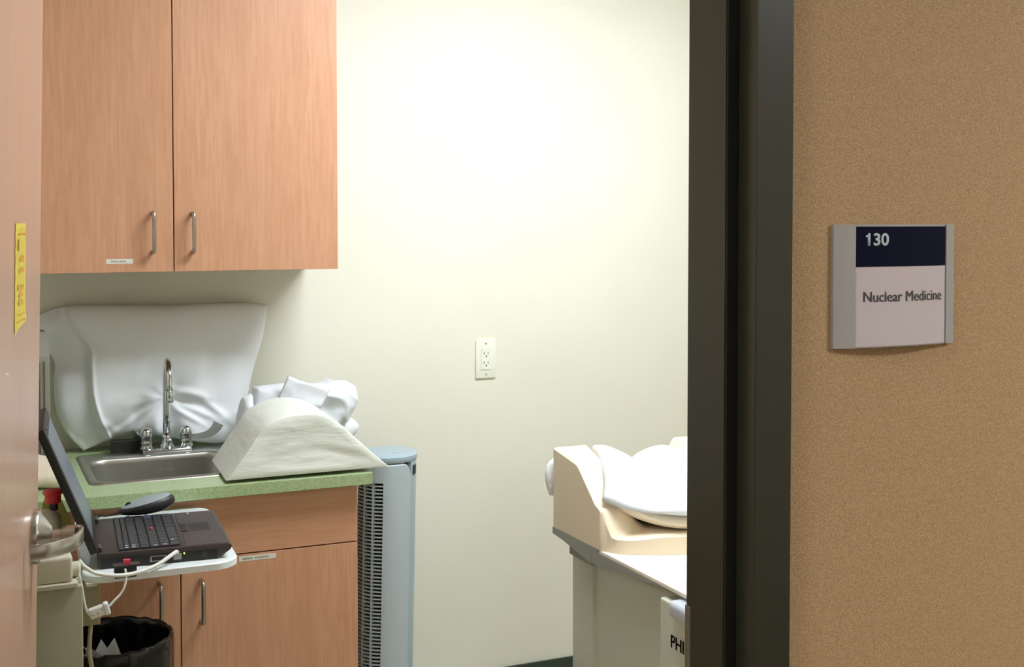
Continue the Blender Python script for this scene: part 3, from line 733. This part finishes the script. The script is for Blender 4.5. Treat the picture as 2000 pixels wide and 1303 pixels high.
obj('bumper', lt, M['black'], lp)
obj('brand_badge', lbox(.188, .192, .268, .284, LZ + .0008, LZ + .0011), M['keypale'], lp)
# side ports
obj('vga_port', lbox(.094, .124, -.0045, .001, .890, .9015, .0015), M['steel'], lp)
obj('vga_socket', lbox(.0975, .1205, -.0052, -.0040, .892, .8995, .0006), M['black'], lp)
obj('network_port', lbox(.138, .153, -.003, .001, .8895, .9015, .0008), M['rail'], lp)
obj('status_light', lathe([(.0016, 0), (.0016, .001)], LP(.158, -.0012, .9005), 10, (0, -1, 0)), M['led'], lp)
ring = lathe([(.006, 0), (.006, .0012), (.0045, .0012), (.0045, .0006), (0, .0006)], LP(.196, -.0012, .8955), 16, (0, -1, 0))
obj('lock_slot', ring, M['key'], lp)
# lid
LA = R(21.5); LL = .262
def LidP(l, b_, t): return LP(.002 - l * math.sin(LA) - t * math.cos(LA), b_, LZ + l * math.cos(LA) - t * math.sin(LA))
def lidbox(l0, l1, b0, b1, t0, t1, bev=0): return remap(box(l0, l1, b0, b1, t0, t1, bev), lambda x, y, z: LidP(x, y, z))
lid = obj('lid', lidbox(.004, LL, 0, LW, 0, .015, .002), M['black'], lp, 30)
obj('screen', lidbox(.030, LL - .020, .016, LW - .016, -.0006, .002), M['screen'], lid)
obj('latch', lidbox(LL - .010, LL - .004, .05, .062, -.0028, 0, .0005), M['steel'], lid)
for b0, b1 in ((.012, .045), (LW - .045, LW - .012)):
    obj('hinge', tube([LP(.002, b0, LZ + .004), LP(.002, b1, LZ + .004)], .0055, 14), M['blackdeck'], lp, 40)

# ================================================================ mouse
ms = thing('computer_mouse', 'grey and black computer mouse propped on the far edge of the laptop', 'mouse', (.36, 2.745, .915))
MC = Vector((.3600, 2.722, .9325)); MA = R(-9)
def mshell(zlo, zhi, grow):
    b = bmesh.new()
    def f(u, v):
        a = 2 * math.pi * u; t = zlo + (zhi - zlo) * v
        rad = math.sqrt(max(0, 1 - abs(t) ** 2.4)); x = math.cos(a) * .060 * rad ; y = math.sin(a) * .034 * rad
        back = .5 + .5 * (x / .060); z = t * (.012 + .012 * back) * (1 if t > 0 else .95)
        p = Matrix.Rotation(MA, 3, 'Y') @ Vector((x * grow, y * grow, z * grow)); return MC + p
    return grid(f, 40, 12, b, closed_u=True)
obj('body', mshell(-1, .72, 1.0), M['black'], ms, True)
obj('top_shell', mshell(.55, 1, 1.012), M['dispenser'] if False else mat('mouse_grey', (150, 160, 164), .35), ms, True)
obj('scroll_wheel', lathe([(.007, -.003), (.008, 0), (.007, .003)], MC + Matrix.Rotation(MA, 3, 'Y') @ Vector((-.036, 0, .0085)), 18, (0, 1, 0)), M['black'], ms, 40)

obj('cord', tube(catmull([(.303, 2.722, .9215), (.290, 2.722, .919), (.275, 2.724, .9175), (.262, 2.728, .9170), (.250, 2.745, .890)], 6), .0018, 8), M['black'], ms, True)
# ================================================================ cables, hub, junction on the console
def cable(name, pts, r, m, label, cat='cable', n=8):
    return tag(obj(name, tube(catmull(pts, 10), r, n), m, None, True), label, cat)
cable('network_cable', [(.190, 2.345, .928), (.200, 2.342, .915), (.222, 2.342, .900), (.262, 2.348, .8905), (.300, 2.365, .8885), (.335, 2.385, .893), (.360, 2.402, .902), (.374, 2.416, .9050), (.378, 2.424, .898)], .0038, M['cable'], 'thick white network cable sagging from the laptop side to the console')
hb_ = thing('usb_hub', 'small black box with a red plug hanging at the shelf edge by the laptop', 'hub', (.28, 2.36, .89))
obj('case', box(.254, .294, 2.364, 2.380, .880, .9040, .002), M['black'], hb_)
obj('red_plug', box(.270, .283, 2.366, 2.374, .9040, .9135, .001), mat('pink_red_plug', (220, 70, 90), .4), hb_)
obj('flange', box(.252, .300, 2.362, 2.384, .9020, .9042, .0006), M['blackdeck'], hb_)
jb = thing('inline_connector', 'small cream inline connector dangling in front of the tan bracket', 'connector', (.22, 2.34, .838))
Jd = Vector((.036, 0, .0095)).normalized(); Jc = Vector((.206, 2.335, .829))
def jbx(a0, a1, w_, z_): 
    q = Vector((-Jd.z, 0, Jd.x)); return remap(box(a0, a1, -w_, w_, -z_, z_, .0035, 3), lambda x, y, z: Jc + Jd * x + q * z + Vector((0, y, 0)))
obj('shell', jbx(0, .027, .007, .0095), M['cable'], jb, 40)
obj('end_nut', jbx(.026, .036, .008, .0115), M['traywhite'], jb, 40)
for a in (.006, .015, .023): obj('pin_hole', lathe([(.0012, 0), (.0012, .0006)], Jc + Jd * a + Vector((0, -.0073, -.002 + (a > .02) * .004)), 8, (0, -1, 0)), M['slot'], jb)
cable('usb_cable', [(.272, 2.358, .899), (.273, 2.352, .888), (.270, 2.346, .872), (.262, 2.342, .858), (.250, 2.338, .848), (.2415, 2.336, .8395)], .0022, M['cable'], 'thin white cable dropping from the black hub to the connector')
cable('sensor_cable', [(.188, 2.335, .915), (.189, 2.322, .905), (.193, 2.325, .885), (.1965, 2.33, .860), (.201, 2.333, .838), (.2070, 2.335, .8275)], .0022, M['cable'], 'thin white cable from the console port to the connector')
cable('hanging_cord', [(.222, 2.470, .776), (.218, 2.45, .765), (.214, 2.43, .730), (.219, 2.43, .690), (.224, 2.43, .640), (.226, 2.43, .50), (.226, 2.44, .30), (.235, 2.45, .05), (.25, 2.46, .008)], .0042, M['cableb'], 'beige cord hanging from the bracket in front of the bin')

# ================================================================ waste bin
bc_ = Vector((.272, 2.682)); 
wb = thing('waste_bin', 'black waste bin lined with a crumpled black bag', 'bin', (bc_.x, bc_.y, 0))
def binp(u, z, r): a = 2 * math.pi * u; return Vector((bc_.x + r * math.cos(a), bc_.y + r * math.sin(a) * .98, z))
bb_ = bmesh.new(); grid(lambda u, v: binp(u, .0 + .655 * v, .104 + .024 * v), 48, 4, bb_, True); merge(bb_, lathe([(.0, 0), (.104, 0), (.104, .005)], (bc_.x, bc_.y, 0), 48))
obj('bin_shell', bb_, M['bin'], wb, True)
def bagp(u, v):
    # from the outside skirt over the rim and down inside
    a = 2 * math.pi * u; fold = .6 * noise.noise(Vector((math.cos(a) * 6, math.sin(a) * 6, v * 1.5))) + .6 * (abs(math.sin(a * 9 + 3 * v + 2 * noise.noise(Vector((math.cos(a) * 2, math.sin(a) * 2, 4))))) * 2 - 1)
    if v < .3: t = v / .3; z = .50 + .168 * t; r = .1335 + .002 * t + .003 * fold * (1 - .6 * t)
    elif v < .4: t = (v - .3) / .1; z = .668 + .006 * math.sin(math.pi * t) + .003 * fold; r = .1355 - .011 * t
    else: t = (v - .4) / .6; z = .668 - .22 * t; r = .1245 - .018 * t + .015 * fold * min(1, t * 3)
    return binp(u, z + .0 * fold, r)
obj('bag_liner', grid(bagp, 140, 30, None, True), M['bag'], wb, True)
for c, s_, sd, lab in [((.246, 2.605, .650), .095, 2, 'larger crumpled white paper at the front of the black waste bin'), ((.205, 2.640, .632), .07, 9, 'small torn white paper in the bin right beside the beige console')]:
    b = bmesh.new(); rnd = random.Random(sd)
    for q in range(3):
        rm = Matrix.Rotation(rnd.uniform(-1.2, 1.2) + q, 3, 'Z') @ Matrix.Rotation(R(30 + 18 * q), 3, 'X')
        P = [rm @ Vector((x * s_, y * s_, z * s_)) + Vector(c) + Vector((.018 * q - .015, .006 * q, 0)) for x, y, z in ((-.4, -.3, 0), (.1, -.35, .05), (.45, -.2, 0), (.38, .3, .06), (.12, .18, -.02), (-.05, .42, .04), (-.42, .22, 0))]
        bq = bmesh.new(); vs = [bq.verts.new(p) for p in P]
        bq.faces.new((vs[0], vs[1], vs[4], vs[6])); bq.faces.new((vs[1], vs[2], vs[3], vs[4])); bq.faces.new((vs[4], vs[5], vs[6]))
        bmesh.ops.solidify(bq, geom=bq.faces[:], thickness=.0008); merge(b, bq)
    tag(obj('crumpled_paper', b, M['paper'], None), lab, 'paper', 'crumpled papers in the waste bin')
fill = lathe([(0, 0), (.085, 0), (.098, .02), (.06, .05), (0, .06)], (bc_.x - .005, bc_.y, .52), 32)
for v in fill.verts: v.co += Vector((0, 0, .02 * nz(v.co, 20, 4)))
obj('bag_bottom', fill, M['bag'], wb, True)

# ================================================================ scanner table
st_ = thing('scanner_table', 'patient scanner table with cream top, grey end rail and pale pedestal', 'table', (1.7, 2.5, 0))
TX = 1.4505
obj('tabletop', box(TX, TX + .50, 1.55, 2.70, .709, .7195, .003), M['table'], st_, 40)
rl = [(2.962, .7195), (2.962, .702), (2.90, .697), (2.76, .677), (2.69, .677), (2.61, .690), (2.50, .700), (2.40, .7085), (2.70, .7085), (2.70, .7195)]
obj('end_rail', prism(rl, lambda y, z: (TX - .0005, y, z), lambda y, z: (TX + .50, y, z)), M['rail'], st_)
obj('rail_joint', box(TX - .0012, TX, 2.7365, 2.739, .679, .712), M['dispenser'], st_)
obj('under_bar', box(TX + .012, TX + .45, 2.76, 2.885, .664, .690), M['dispenser'], st_)
pd = bmesh.new(); box(TX + .022, TX + .43, 2.775, 2.888, 0, .668, .004, bm=pd)
obj('pedestal_rear', pd, M['scanner'], st_, 40)
obj('pedestal', box(TX + .030, TX + .42, 2.30, 2.80, 0, .700, .028, 5), M['scanner'], st_, 35)
cv = obj('side_cover', box(TX - .0105, TX + .42, 1.78, 2.3876, 0, .690, .006, 3), M['scanner'], st_, 40)
obj('bumper', box(TX - .030, TX + .08, 1.85, 2.327, .664, .7035, .017, 5), M['lav'], st_, 40)
t = text('PHILIPS', .122, .0295, .008)
for dx in (.0008, .0016): merge(t, remap(text('PHILIPS', .122, .0295, .008), lambda x, y, z: Vector((x + dx, y, z))))
obj('logo_text', remap(t, lambda x, y, z: Vector((TX - .0112, 2.3395 - x, .590 + y))), M['logo'], st_)

# head cradle: trough with two tall sides
def interp(x, tab):
    if x <= tab[0][0]: return tab[0][1]
    for (a, fa), (c, fc_) in zip(tab, tab[1:]):
        if x <= c: return fa + (fc_ - fa) * (x - a) / (c - a)
    return tab[-1][1]
CWD = .475
side_prof = [(2.662, .760), (2.692, .822), (2.722, .833), (2.735, .845), (2.815, .912), (2.830, .9165), (2.955, .9345)]
def ss(t): t = max(0, min(1, t)); return t * t * (3 - 2 * t)
def cr_top(x, y):
    d = min(x - TX, TX + CWD - x)            # distance to the nearer side
    hs = interp(y, side_prof); lean = .05 + .045 * (y - 2.69) / .27
    wgt = 1 - ss((d - lean) / .085)
    flo = .770
    return flo + (hs - flo) * wgt
def cr_front(x):
    d = (x - TX) / CWD; s = math.sin(math.pi * max(0, min(1, d)))
    dd = min(x - TX, TX + CWD - x); return 2.692 - .02 * ss(dd / .03) - .105 * s ** .8
def cradle():
    b = bmesh.new(); nx, ny = 90, 40; T_, B_ = [], []
    for i in range(nx + 1):
        x = TX + CWD * i / nx; yf = cr_front(x); a, c = [], []
        for j in range(ny + 1):
            y = yf + (2.957 - yf) * j / ny
            z = cr_top(x, max(y, 2.662)); 
            if j == 0: z -= .006
            if i in (0, nx): z -= .004
            a.append(b.verts.new((x, y, z))); c.append(b.verts.new((x, y, .7200)))
        T_.append(a); B_.append(c)
    for i in range(nx):
        for j in range(ny):
            b.faces.new((T_[i][j], T_[i + 1][j], T_[i + 1][j + 1], T_[i][j + 1])); b.faces.new((B_[i][j], B_[i][j + 1], B_[i + 1][j + 1], B_[i + 1][j]))
        b.faces.new((T_[i][0], B_[i][0], B_[i + 1][0], T_[i + 1][0])); b.faces.new((T_[i][ny], T_[i + 1][ny], B_[i + 1][ny], B_[i][ny]))
    for j in range(ny):
        b.faces.new((T_[0][j], T_[0][j + 1], B_[0][j + 1], B_[0][j])); b.faces.new((T_[nx][j], B_[nx][j], B_[nx][j + 1], T_[nx][j + 1]))
    return b
tag(obj('head_cradle', cradle(), M['cradle'], None, 35), 'cream vinyl head cradle with tall sides on the scanner table', 'cradle')
# curved pad lying in the cradle
def pad(z0, rise, x0, x1, yf, yb_, th, bulge):
    def mid(u, v, s):
        x = x0 + (x1 - x0) * u; d = abs(2 * u - 1); y = yf - bulge * math.sin(math.pi * u) + (yb_ - yf) * v
        e = (1 - (2 * v - 1) ** 6) ** .5 if 0 < v < 1 else 0
        return Vector((x, y, z0 + rise * d ** 2.6 + s * th / 2 * max(.05, e) * (1 if 0 < u < 1 else .2)))
    b = bmesh.new(); nu, nv = 50, 24
    A = [[b.verts.new(mid(i / nu, j / nv, 1)) for j in range(nv + 1)] for i in range(nu + 1)]; C = [[b.verts.new(mid(i / nu, j / nv, -1)) for j in range(nv + 1)] for i in range(nu + 1)]
    for i in range(nu):
        for j in range(nv):
            b.faces.new((A[i][j], A[i + 1][j], A[i + 1][j + 1], A[i][j + 1])); b.faces.new((C[i][j], C[i][j + 1], C[i + 1][j + 1], C[i + 1][j]))
        b.faces.new((A[i][0], C[i][0], C[i + 1][0], A[i + 1][0])); b.faces.new((A[i][nv], A[i + 1][nv], C[i + 1][nv], C[i][nv]))
    for j in range(nv):
        b.faces.new((A[0][j], A[0][j + 1], C[0][j + 1], C[0][j])); b.faces.new((A[nu][j], C[nu][j], C[nu][j + 1], A[nu][j + 1]))
    return b
tag(obj('curved_pad', pad(.7885, .050, 1.500, 1.870, 2.655, 2.93, .037, .076), M['cradle2'], None, 50), 'cream curved pad lying in the head cradle under the white pillow', 'pad')
# pillow in the cradle
def pf(u, v, p):
    h = .012 * nz(p, 8, 31) + .004 * nz(p, 22, 8)
    h -= .034 * math.exp(-((u - .40) / .09) ** 2) * max(0, v - .35) * 1.5
    for u0, v0, u1, v1, am, wd in ((.42, .95, .62, .45, .012, .020), (.40, .9, .46, .5, .008, .025), (.55, .75, .68, .70, .008, .015), (.45, .12, .52, .35, .007, .02), (.62, .08, .66, .45, .008, .018), (.75, .1, .78, .5, .007, .018), (.3, .1, .34, .3, .005, .02)):
        eu, ev = u1 - u0, v1 - v0; t = max(0, min(1, ((u - u0) * eu + (v - v0) * ev) / (eu * eu + ev * ev)))
        h += am * math.exp(-(math.hypot(u - u0 - t * eu, v - v0 - t * ev) / wd) ** 2) * math.sin(math.pi * (.1 + .8 * t))
    return h
pl2 = cushion([(1.460, 2.700, .842), (1.505, 2.645, .826), (1.58, 2.590, .820), (1.66, 2.565, .816), (1.76, 2.59, .820), (1.845, 2.665, .84)],
              [(1.552, 2.93, .932), (1.60, 2.94, .925), (1.69, 2.95, .888), (1.77, 2.95, .900), (1.835, 2.94, .900)],
              [(1.460, 2.700, .842), (1.498, 2.76, .880), (1.530, 2.85, .912), (1.552, 2.93, .932)],
              [(1.845, 2.665, .84), (1.845, 2.80, .88), (1.835, 2.94, .900)], (-.12, -.25, 1), .034, 80, 56, front=pf, Tb=.008, pw=.28)
tag(obj('pillow', pl2, M['linen2'], None, True), 'soft white pillow resting in the cream cradle on the scanner table', 'pillow')
cl = cushion([(1.452, 2.985, .80), (1.50, 2.985, .79)], [(1.458, 2.985, .90), (1.50, 2.985, .90)], [(1.452, 2.985, .80), (1.440, 2.985, .84), (1.441, 2.985, .875), (1.458, 2.985, .90)], [(1.50, 2.985, .79), (1.50, 2.985, .90)], (0, -1, 0), .012, 14, 24, front=folds(41, .005), Tb=.012)
tag(obj('cloth', cl, M['linen'], None, True), 'bit of white cloth hanging behind the head cradle', 'cloth')
